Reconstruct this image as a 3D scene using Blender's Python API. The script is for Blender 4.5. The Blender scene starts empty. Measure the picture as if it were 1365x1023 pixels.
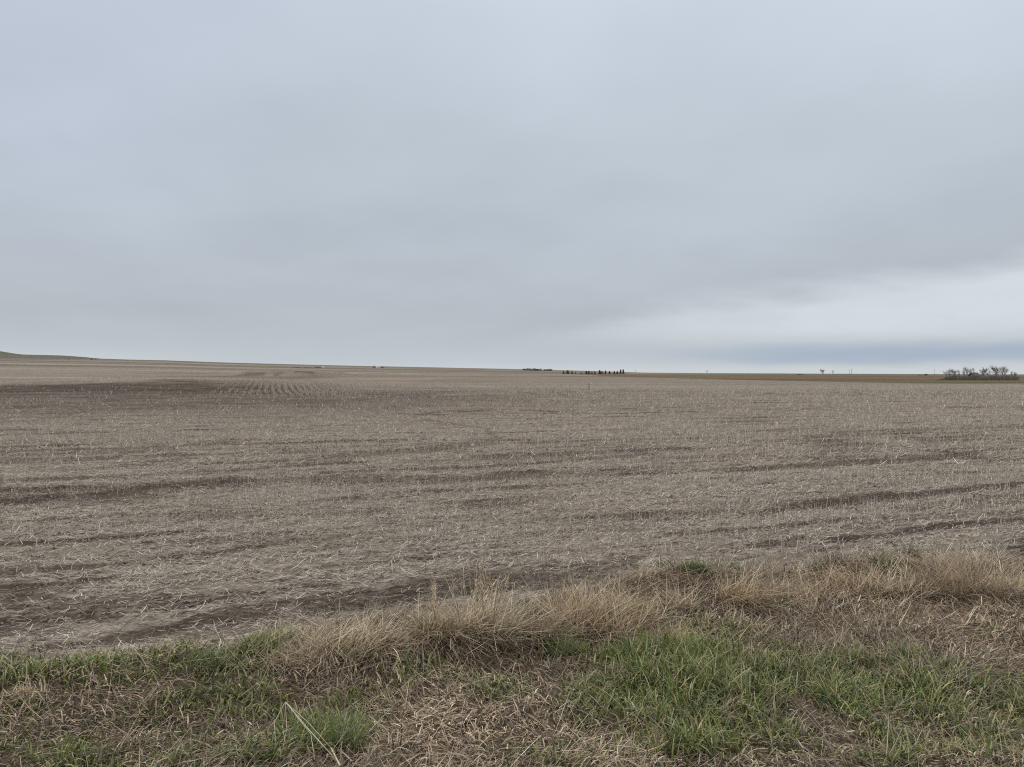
import bpy, math, random
import numpy as np

R = np.random.default_rng(11)
random.seed(5)
sc = bpy.context.scene
COL = sc.collection

# ------------------------------------------------------------------ camera constants
EYE = 1.7            # eye height above the verge
F = 1000.0           # focal length for a frame 1365 wide
CX, CYE = 682.5, 500.5   # image column straight ahead, image row of eye level

# ------------------------------------------------------------------ noise
_T = np.random.default_rng(3).random((512, 512))


def vnoise(x, y, seed=0):
    x = np.asarray(x, float) + seed * 17.31
    y = np.asarray(y, float) + seed * 41.77
    xi = np.floor(x).astype(np.int64); yi = np.floor(y).astype(np.int64)
    fx = x - xi; fy = y - yi
    fx = fx * fx * (3 - 2 * fx); fy = fy * fy * (3 - 2 * fy)
    a = _T[xi & 511, yi & 511]; b = _T[(xi + 1) & 511, yi & 511]
    c = _T[xi & 511, (yi + 1) & 511]; d = _T[(xi + 1) & 511, (yi + 1) & 511]
    return (a * (1 - fx) + b * fx) * (1 - fy) + (c * (1 - fx) + d * fx) * fy


def fbm(x, y, seed=0, octv=3):
    s = 0; a = 0.5; t = 0
    for k in range(octv):
        s = s + a * vnoise(x * 2 ** k, y * 2 ** k, seed + k * 7); t += a; a *= 0.5
    return s / t


def sstep(a, b, x):
    t = np.clip((x - a) / (b - a), 0, 1)
    return t * t * (3 - 2 * t)


# ------------------------------------------------------------------ terrain
RP = np.array([-400, 0, 130, 220, 300, 420, 560, 680, 760, 860, 940, 1040, 1200, 1365, 1900], float)
RV = np.array([20.5, 19.5, 19.2, 18.2, 16, 13.5, 11, 8.6, 6.6, 3.6, 2.8, 2.4, 1.6, 1.1, 1.0], float)
HP = np.array([-500, -120, -30, 0, 18, 30, 55, 85, 112, 135, 170], float)
HV = np.array([4, 10, 9.5, 7.2, 5.0, 3.9, 3.7, 3.4, 2.0, 0.4, 0.0], float)
ROWA = math.radians(20)
CR, SR = math.cos(ROWA), math.sin(ROWA)


_BX = np.array([-60, -3.02, -2.35, -1.75, -1.35, -.62, .1, 1.22, 2.0, 4.6, 60])
_BY = np.array([-2.0, 4.42, 4.42, 4.58, 4.80, 5.08, 5.46, 6.12, 6.36, 6.80, 14.0])


def border0(x):
    return np.interp(x, _BX, _BY)


def border(x):
    """depth of the verge's far edge, where the field begins"""
    return border0(x) + 0.22 * (vnoise(x * 0.9, 3.3, 2) - .5) + 0.16 * (vnoise(x * 3.1, 8.3, 4) - .5)


def Z(x, y):
    x = np.asarray(x, float); y = np.asarray(y, float)
    r = np.hypot(x, y) + 1e-6
    yy = np.maximum(y, 0.35 * r)
    px = CX + F * x / yy
    rise = np.interp(px, RP, RV)
    s = sstep(0, 1, np.log(np.maximum(r, 150) / 150) / math.log(4000 / 150))
    hill = np.interp(px, HP, HV) * sstep(5200, 7000, r)
    z = r * (rise * s + hill) / 1000
    z = z + 1.32 * np.exp(-(((x + 45) / 25) ** 2 + ((y - 95) / 27) ** 2))
    # second small mound behind, with a flat top
    q = ((x + 128) / 26) ** 2 + ((y - 440) / 40) ** 2
    z = z + 3.0 * (1 - sstep(.25, 2.2, q))
    z = z + 0.22 * np.exp(-(((x - 10) / 60) ** 2 + ((y - 95) / 40) ** 2)) * (vnoise(x / 60, y / 60, 3))
    # field tillage relief
    u = x * CR + y * SR; v = -x * SR + y * CR
    fd = y - border0(x)
    fld = sstep(-0.1, 0.8, fd) * (1 - sstep(60, 160, r))
    z = z + fld * (0.05 * (fbm(u * 0.22, v * 1.1, 6, 2) - .5) + 0.022 * (fbm(u * 1.6, v * 5.5, 9, 2) - .5)
                   + 0.055 * (fbm(x * 8, y * 8, 12, 3) - .5))
    # verge: low berm at the field edge, hummocks
    vg = 1 - sstep(-0.1, 0.6, fd)
    z = z + 0.16 * np.exp(-((fd + 0.45) / 0.45) ** 2) * (0.3 + vnoise(x * 1.1, y * 1.1, 15))
    z = z + vg * (0.10 * (fbm(x * 1.2, y * 1.6, 18, 3) - .5) + 0.10 * (fbm(x * 3.1, y * 3.6, 21, 3) - .5))
    z = z - 0.05 * np.exp(-((fd - 0.5) / 0.5) ** 2)
    return z


_dm = np.geomspace(2.2, 12000, 5000)


def hit(px, py):
    """where the line of sight through a picture point meets the ground (used to lay the place out)"""
    k = (px - CX) / F
    z = Z(k * _dm, _dm)
    yp = CYE - F * (z - EYE) / _dm
    i = np.argmax(yp <= py)
    if yp[i] > py:
        i = int(np.argmin(yp))
    return float(k * _dm[i]), float(_dm[i]), float(z[i])


# ------------------------------------------------------------------ soil streaks in the field
STREAKS = [  # picture polyline, half width in metres, strength
    ([(-60, 676), (120, 664), (230, 650), (310, 642)], .42, 1.0), ([(60, 519), (200, 515), (320, 518)], 13.0, .85), ([(60, 532), (200, 526), (350, 531)], 24.0, .72), ([(40, 545), (200, 540), (380, 541)], 13.0, .42), ([(330, 528), (400, 532), (480, 534)], 3.0, .4), ([(-60, 517), (90, 514)], 5, .55), ([(-60, 531), (60, 529), (170, 534)], 6, .4),
    ([(-60, 672), (150, 662)], .7, .6), ([(-60, 644), (200, 634), (470, 616)], .16, .9),
    ([(-60, 660), (150, 655)], .3, .6), ([(440, 632), (620, 624), (830, 609)], .17, 1.0), ([(300, 650), (380, 645), (520, 636)], .2, .7),
    ([(440, 608), (560, 600), (640, 592)], .5, .55), ([(700, 590), (800, 587), (1000, 584)], .22, .7),
    ([(560, 616), (720, 608), (860, 600)], .2, .5),
    ([(990, 686), (1080, 676), (1140, 666), (1250, 657), (1420, 640)], .15, 1.0), ([(1070, 676), (1130, 667), (1180, 662)], .28, .9),
    ([(880, 716), (1010, 705), (1130, 696)], .10, .85), ([(1110, 722), (1200, 718), (1270, 706), (1420, 690)], .12, .95),
    ([(1000, 728), (1060, 722)], .09, .8), ([(1130, 704), (1250, 692), (1400, 680)], .1, .5),
    ([(-40, 728), (130, 719), (262, 710)], .07, 1.0), ([(-40, 770), (140, 756), (300, 738), (350, 730)], .07, .8),
    ([(-40, 794), (70, 782), (140, 774)], .08, 1.0), ([(-40, 815), (120, 806), (190, 800)], .12, .5), ([(-40, 842), (120, 824)], .06, .8),
    ([(430, 812), (520, 796), (620, 782), (800, 770), (960, 760)], .16, .8), ([(560, 790), (700, 776), (860, 768)], .16, .6),
    ([(268, 832), (320, 828), (366, 824)], .07, 1.0), ([(178, 852), (240, 842)], .06, 1.0), ([(60, 866), (180, 856)], .05, .9),
    ([(330, 812), (460, 800)], .06, .7), ([(440, 732), (580, 722)], .06, .6), ([(570, 724), (700, 716), (830, 706)], .07, .5),
    ([(612, 567), (640, 571), (660, 579), (657, 587)], .15, .55), ([(420, 532), (520, 548), (612, 567)], .25, .5),
    ([(1130, 577), (1230, 572), (1365, 569), (1480, 567)], .5, .7), ([(880, 614), (1000, 606), (1070, 611)], .2, .55),
    ([(-60, 602), (150, 599), (300, 592)], .35, .6), ([(30, 608), (220, 601)], .3, .5), ([(-60, 616), (130, 611)], .25, .6),
    ([(160, 700), (300, 690)], .05, .35), ([(1090, 640), (1300, 628)], .2, .3), ([(280, 690), (440, 678)], .1, .3),
]
_SEGS = []
for pts, w, st in STREAKS:
    w3 = [hit(*p)[:2] for p in pts]
    for a, b in zip(w3[:-1], w3[1:]):
        _SEGS.append((a, b, w * ((1.65 if a[0] < .5 else 1.05) if a[1] < 9.5 else 1.15 if a[1] < 20 else 1.0), st))


def soil_mask(x, y):
    """0 = covered with straw, 1 = bare dark earth"""
    x = np.asarray(x, float); y = np.asarray(y, float)
    u = x * CR + y * SR; v = -x * SR + y * CR
    m = 0.75 * sstep(0.55, 0.70, fbm(u * 0.14, v * 1.5, 31, 3)) * sstep(.35, .6, fbm(u * .5, v * .5, 33, 2)) + 0.6 * sstep(0.56, 0.74, fbm(u * 0.6, v * 5.5, 36, 2))
    m = m * (1 - sstep(40, 110, np.hypot(x, y)) * .6)
    br = .65 * fbm(u * 1.6, v * 4.0, 40, 3) + .35 * fbm(u * 5, v * 9.0, 42, 2)
    br = np.where(np.hypot(x, y) > 60, fbm(u * .12, v * .3, 44, 3), br)
    wx = x + 0.5 * (vnoise(u * .5, v * .5, 50) - .5) * np.minimum(1, y / 15)
    wy = y + 0.35 * (vnoise(u * .6, v * .6, 55) - .5) * np.minimum(1, y / 12)
    for a, b, w, st in _SEGS:
        dx, dy = b[0] - a[0], b[1] - a[1]
        L2 = dx * dx + dy * dy
        t = np.clip(((wx - a[0]) * dx + (wy - a[1]) * dy) / L2, 0, 1)
        d = np.hypot(wx - a[0] - t * dx, wy - a[1] - t * dy) / (w * (0.10 + 1.6 * br))
        m = np.maximum(m, st * (1 - sstep(0.5, 1.5, d)))
    return np.clip(m, 0, 1)


# far patches of ground colour: picture ellipse, colour factor, strength
def _ell(px, py, rx, ry):
    x0, y0, _ = hit(px, py)
    yn = hit(px, py + ry)[1]; yf = hit(px, max(py - ry, 479))[1]
    return x0, y0, rx / F * y0, max(y0 - yn, 1.0), max(yf - y0, 1.0)


FAR = []
for px, py, rx, ry, colr, st in [
    (235, 519, 120, 6.5, (.72, .68, .63), .6), (420, 520, 60, 7, (.78, .74, .70), .6), (390, 503, 60, 6, (.70, .63, .55), .75), (335, 500, 20, 3, (.62, .56, .47), .7),
    (330, 507.5, 22, 1.4, (.45, .42, .36), .8), (366, 504, 4, 4.0, (.40, .37, .30), .85), (371, 499, 4, 2.2, (.42, .40, .30), .8),
    (335, 498, 18, 1.0, (.42, .42, .33), .7), (404, 495.5, 16, .8, (.33, .37, .24), .8), 
    (280, 502, 60, 1.2, (.6, .56, .5), .6), (240, 498, 60, 1, (.65, .6, .55), .5), (60, 488, 90, 1.2, (.72, .72, .62), .6),
    (190, 504.5, 260, 2.6, (1.22, 1.19, 1.15), .75), (60, 503.6, 180, .55, (1.5, 1.45, 1.4), .8), (300, 508.6, 60, .8, (1.3, 1.27, 1.2), .7), (30, 515, 80, .8, (.5, .45, .4), .8),
    (600, 502, 160, .9, (.75, .7, .64), .6), (560, 508, 130, 1.0, (.82, .76, .7), .6), (520, 512, 90, 1.0, (1.15, 1.1, 1.05), .6),
    (720, 507, 70, 1.5, (1.08, 1.0, .93), .6), (650, 499, 90, .7, (.8, .75, .7), .5), (800, 502.5, 80, .7, (.68, .64, .56), .8),
    (820, 511, 90, .6, (1.2, 1.15, 1.1), .6), (760, 521, 130, 1.6, (.86, .82, .74), .6), (1000, 520, 140, 1.3, (1.1, 1.06, 1.02), .5),
    (660, 541, 110, 6, (1.05, .96, .92), .5), (300, 487.5, 60, 1.2, (.8, .86, .62), .7), (430, 494, 10, 1, (.6, .75, .45), .7),
]:
    FAR.append((_ell(px, py, rx, ry), np.array(colr), st))


def far_tint(x, y):
    n = x.size
    c = np.ones((n, 3))
    r = np.hypot(x, y)
    # strips of neighbouring land far away, running across the view
    w = fbm(x / 900, y / 130 + r * 0, 61, 3)
    k = sstep(200, 900, r)[:, None]
    c = c * (1 - k + k * (0.66 + 0.60 * sstep(.33, .67, w))[:, None])
    b = .02 + .55 * fbm(x / 60, y / 5, 64, 3) + .45 * fbm(x / 90, y / 17, 66, 2)
    k2 = (sstep(25, 60, r) * (1 - sstep(400, 1200, r)))[:, None]
    c = c * (1 - k2 + k2 * (0.62 + 0.74 * b)[:, None])
    for (x0, y0, sx, sn, sf), col, st in FAR:
        dy = y - y0
        q = ((x - x0) / sx) ** 2 + np.where(dy < 0, dy / sn, dy / sf) ** 2
        q = q * (0.55 + 0.9 * vnoise(x / (sx * .3), y / (.4 * (sn + sf)), 70))
        m = (st * (1 - sstep(0.5, 1.5, q)))[:, None]
        c = c * (1 - m) + m * col[None, :]
    # neighbouring stubble on the right, olive and rust
    e1 = x - (86 - 0.02 * (y - 160)) + 3 * (vnoise(y / 30, 1, 72) - .5)
    e2 = y - (160 + 0.02 * x) + 6 * (vnoise(x / 25, 4, 74) - .5)
    m = sstep(-1.5, 2.5, e1) * sstep(-3, 4, e2) * (1 - sstep(700, 1500, r))
    hue = sstep(.38, .62, fbm(x / 260, y / 170, 76, 2))
    pal = (1 - hue)[:, None] * np.array([.68, .55, .42]) + hue[:, None] * np.array([.52, .52, .36])
    pal = pal * (0.75 + .5 * fbm(x / 60, y / 40, 79, 2))[:, None]
    c = c * (1 - m[:, None]) + pal * m[:, None]
    edge_shade = np.exp(-(e2 / 9) ** 2) * sstep(-6, 4, e1) * .75 * sstep(.25, .5, vnoise(x / 22, 9, 81))  # ditch and hedge shadow painted as a dark line along the field edge
    edge_shade = np.maximum(edge_shade, np.exp(-(e1 / 4) ** 2) * sstep(-6, 4, e2) * .45)
    c = c * (1 - edge_shade[:, None]) + edge_shade[:, None] * np.array([.30, .25, .20])
    # grassy hills far to the left and along the skyline
    px = CX + F * x / np.maximum(y, .35 * r)
    g = sstep(2300, 4200, r) * (1 - sstep(330, 620, px) * .8)
    g = np.maximum(g, sstep(900, 1700, r) * sstep(840, 1000, px) * .8)
    gp = np.array([.56, .61, .57])  # hill grass, greyed to put the mild haze into its colour
    c = c * (1 - g[:, None]) + g[:, None] * gp * (0.9 + .25 * fbm(x / 300, y / 300, 84, 2))[:, None]
    return c


# ------------------------------------------------------------------ mesh helpers
def mesh_np(name, verts, faces, mat, colors=None, smooth=False):
    me = bpy.data.meshes.new(name)
    verts = np.ascontiguousarray(verts, dtype=np.float32).reshape(-1, 3)
    faces = np.ascontiguousarray(faces, dtype=np.int32)
    nf, k = faces.shape
    me.vertices.add(len(verts)); me.vertices.foreach_set('co', verts.ravel())
    me.loops.add(nf * k); me.loops.foreach_set('vertex_index', faces.ravel())
    me.polygons.add(nf); me.polygons.foreach_set('loop_start', np.arange(nf, dtype=np.int32) * k)
    if smooth:
        me.polygons.foreach_set('use_smooth', np.ones(nf, dtype=bool))
    if colors is not None:
        c = np.ones((len(verts), 4), dtype=np.float32)
        colors = np.asarray(colors)
        c[:, :colors.shape[1]] = colors
        at = me.color_attributes.new('Col', 'FLOAT_COLOR', 'POINT')
        at.data.foreach_set('color', c.ravel())
    me.update(calc_edges=True)
    me.materials.append(mat)
    return me


def put(name, me, parent=None, loc=None):
    o = bpy.data.objects.new(name, me)
    COL.objects.link(o)
    if parent is not None:
        o.parent = parent
    if loc is not None:
        o.location = loc
    return o


def tag(o, label=None, cat=None, group=None, kind=None):
    if label: o['label'] = label
    if cat: o['category'] = cat
    if group: o['group'] = group
    if kind: o['kind'] = kind
    return o


def empty(name, loc, rz=0):
    o = bpy.data.objects.new(name, None)
    o.empty_display_size = 0.2
    COL.objects.link(o); o.location = loc; o.rotation_euler = (0, 0, rz)
    return o


def copy_tree(o):
    c = o.copy(); COL.objects.link(c)
    for ch in list(o.children):
        d = ch.copy(); COL.objects.link(d); d.parent = c
    return c


def blades(P, az, lean, curve, length, width, nseg, col, tip=0.15, twist=None, tipcol=None):
    """curved tapering leaf strips: root, heading, tilt from upright, added tilt to the tip"""
    n = len(P)
    t = np.linspace(0, 1, nseg + 1)
    V = np.zeros((n, nseg + 1, 2, 3))
    pos = np.array(P, float).copy()
    hx, hy = np.cos(az), np.sin(az)
    tw = az + math.pi / 2 + (R.normal(0, .7, n) if twist is None else twist)
    wx, wy = np.cos(tw), np.sin(tw)
    for i in range(nseg + 1):
        w = width * (1 - (1 - tip) * t[i] ** 1.5) * (0.75 if i == 0 else 1.0) * .5
        V[:, i, 0, 0] = pos[:, 0] - wx * w; V[:, i, 0, 1] = pos[:, 1] - wy * w; V[:, i, 0, 2] = pos[:, 2]
        V[:, i, 1, 0] = pos[:, 0] + wx * w; V[:, i, 1, 1] = pos[:, 1] + wy * w; V[:, i, 1, 2] = pos[:, 2]
        if i < nseg:
            th = lean + curve * (t[i] + .5 / nseg)
            L = length / nseg
            pos[:, 0] += np.sin(th) * hx * L; pos[:, 1] += np.sin(th) * hy * L; pos[:, 2] += np.cos(th) * L
    base = (np.arange(n) * (nseg + 1) * 2)[:, None]
    fs = []
    for i in range(nseg):
        a = base + 2 * i
        fs.append(np.concatenate([a, a + 1, a + 3, a + 2], 1))
    Fc = np.stack(fs, 1).reshape(-1, 4)
    C = np.repeat(col[:, None, :], (nseg + 1) * 2, 1).reshape(n, nseg + 1, 2, 3).copy()
    if tipcol is not None:
        k = (t ** 2)[None, :, None, None]
        C = C * (1 - k) + tipcol[:, None, None, :] * k
    return V.reshape(-1, 3), Fc, C.reshape(-1, 3)


def join(parts):
    vs, fs, cs = [], [], []
    o = 0
    for v, f, c in parts:
        vs.append(v); fs.append(f + o); cs.append(c); o += len(v)
    return np.concatenate(vs), np.concatenate(fs), np.concatenate(cs)


def palette(n, cols, jit=.18, hue=.05):
    cols = np.array(cols, float)
    c = cols[R.integers(0, len(cols), n)]
    return np.clip(c * (1 + R.normal(0, jit, (n, 1))) * (1 + R.normal(0, hue, (n, 3))), .01, .9)


# ------------------------------------------------------------------ materials
class NT:
    def __init__(self, name):
        self.m = bpy.data.materials.new(name); self.m.use_nodes = True
        self.t = self.m.node_tree; self.t.nodes.clear()
        self.out = self.t.nodes.new('ShaderNodeOutputMaterial')

    def n(self, typ, **kw):
        nd = self.t.nodes.new(typ)
        for k, v in kw.items():
            if isinstance(k, str) and hasattr(nd, k):
                setattr(nd, k, v)
        return nd

    def l(self, a, b):
        self.t.links.new(a, b)

    def mul(self, a, b, op='MULTIPLY'):
        nd = self.n('ShaderNodeMath', operation=op)
        for i, q in enumerate((a, b)):
            if isinstance(q, (int, float)): nd.inputs[i].default_value = q
            else: self.l(q, nd.inputs[i])
        return nd.outputs[0]

    def mix(self, f, a, b, typ='MIX'):
        nd = self.n('ShaderNodeMix', data_type='RGBA', blend_type=typ)
        for i, q in ((0, f), (6, a), (7, b)):
            if isinstance(q, (int, float)): nd.inputs[i].default_value = q
            elif isinstance(q, tuple): nd.inputs[i].default_value = (*q, 1)
            else: self.l(q, nd.inputs[i])
        return nd.outputs[2]

    def noise(self, vec, scale, detail=3, rough=.55):
        nd = self.n('ShaderNodeTexNoise')
        nd.inputs['Scale'].default_value = scale; nd.inputs['Detail'].default_value = detail
        nd.inputs['Roughness'].default_value = rough
        self.l(vec, nd.inputs['Vector'])
        return nd.outputs['Fac']

    def ramp(self, fac, lo, hi, a=0.0, b=1.0):
        nd = self.n('ShaderNodeMapRange', interpolation_type='SMOOTHSTEP')
        self.l(fac, nd.inputs['Value'])
        for i, q in zip((1, 2, 3, 4), (lo, hi, a, b)): nd.inputs[i].default_value = q
        return nd.outputs[0]


def mat_leaf(name, trans=.25, rough=.6, spec=.25):
    k = NT(name)
    at = k.n('ShaderNodeVertexColor', layer_name='Col')
    b = k.n('ShaderNodeBsdfPrincipled'); b.inputs['Roughness'].default_value = rough
    b.inputs['Specular IOR Level'].default_value = spec
    k.l(at.outputs[0], b.inputs['Base Color'])
    tr = k.n('ShaderNodeBsdfTranslucent'); k.l(at.outputs[0], tr.inputs[0])
    mx = k.n('ShaderNodeMixShader'); mx.inputs[0].default_value = trans
    k.l(b.outputs[0], mx.inputs[1]); k.l(tr.outputs[0], mx.inputs[2]); k.l(mx.outputs[0], k.out.inputs[0])
    return k.m


def mat_plain(name, col, var=.25, scale=8, rough=.8):
    k = NT(name)
    tc = k.n('ShaderNodeTexCoord')
    f = k.noise(tc.outputs['Object'], scale, 4)
    c = k.mix(f, tuple(v * (1 - var) for v in col), tuple(min(v * (1 + var), 1) for v in col))
    b = k.n('ShaderNodeBsdfPrincipled'); b.inputs['Roughness'].default_value = rough
    k.l(c, b.inputs['Base Color']); k.l(b.outputs[0], k.out.inputs[0])
    return k.m


def mat_field():
    k = NT('stubble_ground')
    geo = k.n('ShaderNodeNewGeometry')
    mp = k.n('ShaderNodeMapping'); mp.inputs['Rotation'].default_value = (0, 0, -ROWA)
    k.l(geo.outputs['Position'], mp.inputs['Vector'])
    st = k.n('ShaderNodeMapping'); st.inputs['Scale'].default_value = (.35, 1, 1)
    k.l(mp.outputs[0], st.inputs['Vector'])
    at = k.n('ShaderNodeVertexColor', layer_name='Col')
    fine = k.noise(st.outputs[0], 22, 5, .7)
    mid = k.noise(st.outputs[0], 3.2, 4, .6)
    big = k.noise(mp.outputs[0], .35, 3)
    straw = k.mix(k.ramp(fine, .38, .64), (.046, .037, .029), (.41, .357, .292))
    straw = k.mix(k.ramp(mid, .35, .7), straw, (.235, .20, .162))
    soil = k.mix(fine, (.020, .0155, .012), (.062, .049, .037))  # bare earth, darkened further in place of furrow shade
    sm = k.mul(at.outputs['Alpha'], k.ramp(fine, .2, .75, 1.5, .75))
    sm2 = k.mul(k.ramp(mid, .56, .70), .55)
    shade_map = k.n('ShaderNodeMapping'); shade_map.inputs['Scale'].default_value = (.22, 1.6, 1)  # thin dark dashes paint the straw's self-shadows into the colour
    k.l(mp.outputs[0], shade_map.inputs['Vector'])
    sm2 = k.mul(sm2, k.mul(k.ramp(k.noise(shade_map.outputs[0], 4.5, 4, .65), .54, .66), .8), 'MAXIMUM')
    sm = k.mul(sm, sm2, 'MAXIMUM')
    nd = sm.node; nd.use_clamp = True
    c = k.mix(sm, straw, soil)
    c = k.mix(k.ramp(big, .35, .68), c, k.mix(.3, c, (.25, .195, .15)))
    c = k.mix(1.0, c, at.outputs['Color'], 'MULTIPLY')
    b = k.n('ShaderNodeBsdfPrincipled'); b.inputs['Roughness'].default_value = .95
    b.inputs['Specular IOR Level'].default_value = .05
    k.l(c, b.inputs['Base Color'])
    bp = k.n('ShaderNodeBump'); bp.inputs['Strength'].default_value = .9; bp.inputs['Distance'].default_value = .03
    k.l(fine, bp.inputs['Height']); k.l(bp.outputs[0], b.inputs['Normal'])
    k.l(b.outputs[0], k.out.inputs[0])
    return k.m


def mat_verge():
    k = NT('verge_ground')
    geo = k.n('ShaderNodeNewGeometry')
    at = k.n('ShaderNodeVertexColor', layer_name='Col')
    fine = k.noise(geo.outputs['Position'], 45, 5, .7)
    mid = k.noise(geo.outputs['Position'], 6, 4, .6)
    c = k.mix(k.ramp(fine, .3, .7), (.026, .019, .013), (.20, .15, .10))
    c = k.mix(k.ramp(mid, .4, .7), c, (.12, .094, .068))
    c = k.mix(1.0, c, at.outputs['Color'], 'MULTIPLY')
    b = k.n('ShaderNodeBsdfPrincipled'); b.inputs['Roughness'].default_value = .95
    b.inputs['Specular IOR Level'].default_value = .05
    k.l(c, b.inputs['Base Color'])
    bp = k.n('ShaderNodeBump'); bp.inputs['Strength'].default_value = .7; bp.inputs['Distance'].default_value = .03
    k.l(fine, bp.inputs['Height']); k.l(bp.outputs[0], b.inputs['Normal'])
    k.l(b.outputs[0], k.out.inputs[0])
    return k.m


M_FIELD = mat_field(); M_VERGE = mat_verge()
M_GRASS = mat_leaf('green_blades', .3, .42, .5)
M_DRY = mat_leaf('dry_blades', .2, .65)
M_STRAW = mat_leaf('straw', .1, .65)
M_FAR = mat_leaf('far_foliage', .15, .8)
M_BARK = mat_plain('grey_bark', (.22, .19, .16), .3, 6)
M_DARKBARK = mat_plain('dark_bark', (.06, .05, .045), .3, 6)
M_WOOD = mat_plain('weathered_wood', (.12, .10, .085), .35, 9)
M_SHED = mat_plain('dark_boards', (.13, .115, .10), .25, 3)
M_WHITE = mat_plain('white_paint', (.74, .74, .72), .08, 2)
M_ROOF = mat_plain('dark_roof', (.07, .07, .08), .25, 3)
M_GREYWALL = mat_plain('grey_boards', (.30, .29, .28), .2, 3)
M_PALE = mat_plain('pale_post', (.62, .59, .52), .15, 14)

# ------------------------------------------------------------------ ground sheet
azf = np.radians(np.arange(-47, 47.01, .1))
azc = np.radians(np.arange(49, 311.1, 3.0))
az = np.concatenate([azf, azc])
na = len(az)
rb = np.empty(na)
for i, a in enumerate(az):
    s, c = math.sin(a), math.cos(a)
    r0 = 48.0
    if c > .30:
        r0 = 6.0 / c
        for _ in range(25):
            r0 = .5 * r0 + .5 * min(max(float(border(r0 * s)) / c, 2.5), 48.0)
    rb[i] = r0
NV = 130
tv = np.linspace(0, 1, NV)
rows = [(.25 + (rb - .25) * t) for t in tv]
NF1, NF2 = 430, 260
r60 = np.maximum(60.0, rb + 8)
for t in np.linspace(0, 1, NF1 + 1)[1:]:
    rows.append(rb * (r60 / rb) ** t)
for t in np.linspace(0, 1, NF2 + 1)[1:]:
    rows.append(r60 * (13500.0 / r60) ** t)
RR = np.stack(rows)
GX = RR * np.sin(az)[None, :]; GY = RR * np.cos(az)[None, :]
GZ = Z(GX, GY)
nr = RR.shape[0]


def sheet(name, r0, r1, colfun, mat):
    X = GX[r0:r1 + 1]; Y = GY[r0:r1 + 1]; Zz = GZ[r0:r1 + 1]
    k = r1 - r0 + 1
    V = np.stack([X, Y, Zz], -1).reshape(-1, 3)
    i = np.arange(k - 1)[:, None] * na; j = np.arange(na)[None, :]; j2 = (j + 1) % na
    Fq = np.stack([i + j, i + na + j, i + na + j2, i + j2], -1).reshape(-1, 4)
    C = colfun(V[:, 0], V[:, 1])
    o = put(name, mesh_np(name, V, Fq, mat, C, True))
    tag(o, kind='structure')
    return o


def col_field(x, y):
    c = np.ones((x.size, 4))
    c[:, :3] = far_tint(x, y)
    c[:, 3] = soil_mask(x, y)
    return c


def col_verge(x, y):
    c = np.ones((x.size, 4))
    n = fbm(x * .9, y * .9, 90, 3)
    c[:, :3] = (0.75 + .6 * n)[:, None]
    return c


sheet('grass_verge', 0, NV - 1, col_verge, M_VERGE)
ih = NV - 1 + NF1 + int(NF2 * math.log(2400 / 60) / math.log(13500 / 60))
sheet('stubble_field', NV - 1, ih, col_field, M_FIELD)
sheet('distant_hills', ih, nr - 1, col_field, M_FIELD)

# ------------------------------------------------------------------ layout of the verge in patches
def W(px, py):
    x, y, z = hit(px, py)
    return x, y


def blob(lst):
    out = []
    for px, py, rx, ry, st in lst:
        x0, y0 = W(px, py)
        yn = W(px, min(py + ry, 1060))[1]; yf = W(px, py - ry)[1]
        out.append((x0, y0, rx / F * y0, max(.06, (yf - yn) * .5), st))
    return out


GREEN = blob([
    (50, 896, 85, 20, 1), (165, 892, 70, 18, .8), (255, 886, 60, 18, .95), (352, 864, 30, 15, 1), (-60, 890, 80, 25, 1), (305, 930, 80, 14, .7),
    (270, 948, 110, 20, .8), (170, 960, 80, 26, .6), (455, 975, 38, 42, 1), (60, 1000, 75, 30, .7), (250, 1003, 90, 25, .75), (405, 990, 34, 34, .9),
    (20, 950, 60, 18, .5), (130, 1015, 80, 20, .8), (340, 1010, 60, 18, .7), (-80, 980, 90, 40, .7),
    (757, 870, 36, 15, 1), (880, 893, 110, 22, .9), (860, 935, 130, 40, .9), (990, 915, 70, 36, .9), (930, 985, 115, 36, .95), (1015, 985, 60, 34, .9),
    (1045, 872, 62, 16, .7), (1140, 902, 80, 26, .9), (1180, 945, 125, 36, .9), (1250, 990, 115, 34, .9), (1340, 955, 70, 46, .7), (1250, 885, 50, 14, .5),
    (775, 960, 34, 25, .5), (670, 920, 42, 22, .45), (500, 938, 34, 30, .5), (600, 900, 60, 14, .25), (540, 905, 30, 14, .4), (670, 1010, 30, 14, .5),
    (830, 900, 40, 25, .8), (1430, 960, 90, 60, .7), (1110, 1010, 50, 20, .5), (1180, 1020, 60, 16, .8), (900, 960, 160, 60, .35), (1220, 950, 160, 70, .35),
    (1330, 860, 60, 20, .2), (780, 1015, 90, 12, .3), (980, 840, 60, 14, .25), (700, 880, 30, 12, .3), (160, 925, 160, 60, .2),
])
BARE = blob([(1085, 955, 26, 22, 1), (1112, 995, 30, 28, 1), (1005, 873, 26, 10, .9), (1065, 930, 22, 16, .8), (1320, 870, 90, 26, .5), (690, 990, 60, 24, .4),
             (60, 928, 80, 9, .9), (150, 930, 60, 8, .8), (1030, 1010, 40, 12, .5), (1130, 1030, 40, 20, .9), (890, 900, 20, 8, .5)])
TAN = blob([(820, 1012, 90, 18, 1), (1270, 1010, 50, 14, .6), (600, 960, 130, 60, .6), (700, 1000, 120, 40, .5), (450, 880, 160, 18, .6), (300, 888, 90, 10, .7),
            (110, 925, 110, 12, .8), (1000, 1015, 60, 14, .5), (640, 860, 140, 18, .6), (900, 840, 120, 15, .5), (1200, 800, 200, 20, .8), (1250, 825, 160, 20, .5)])


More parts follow.
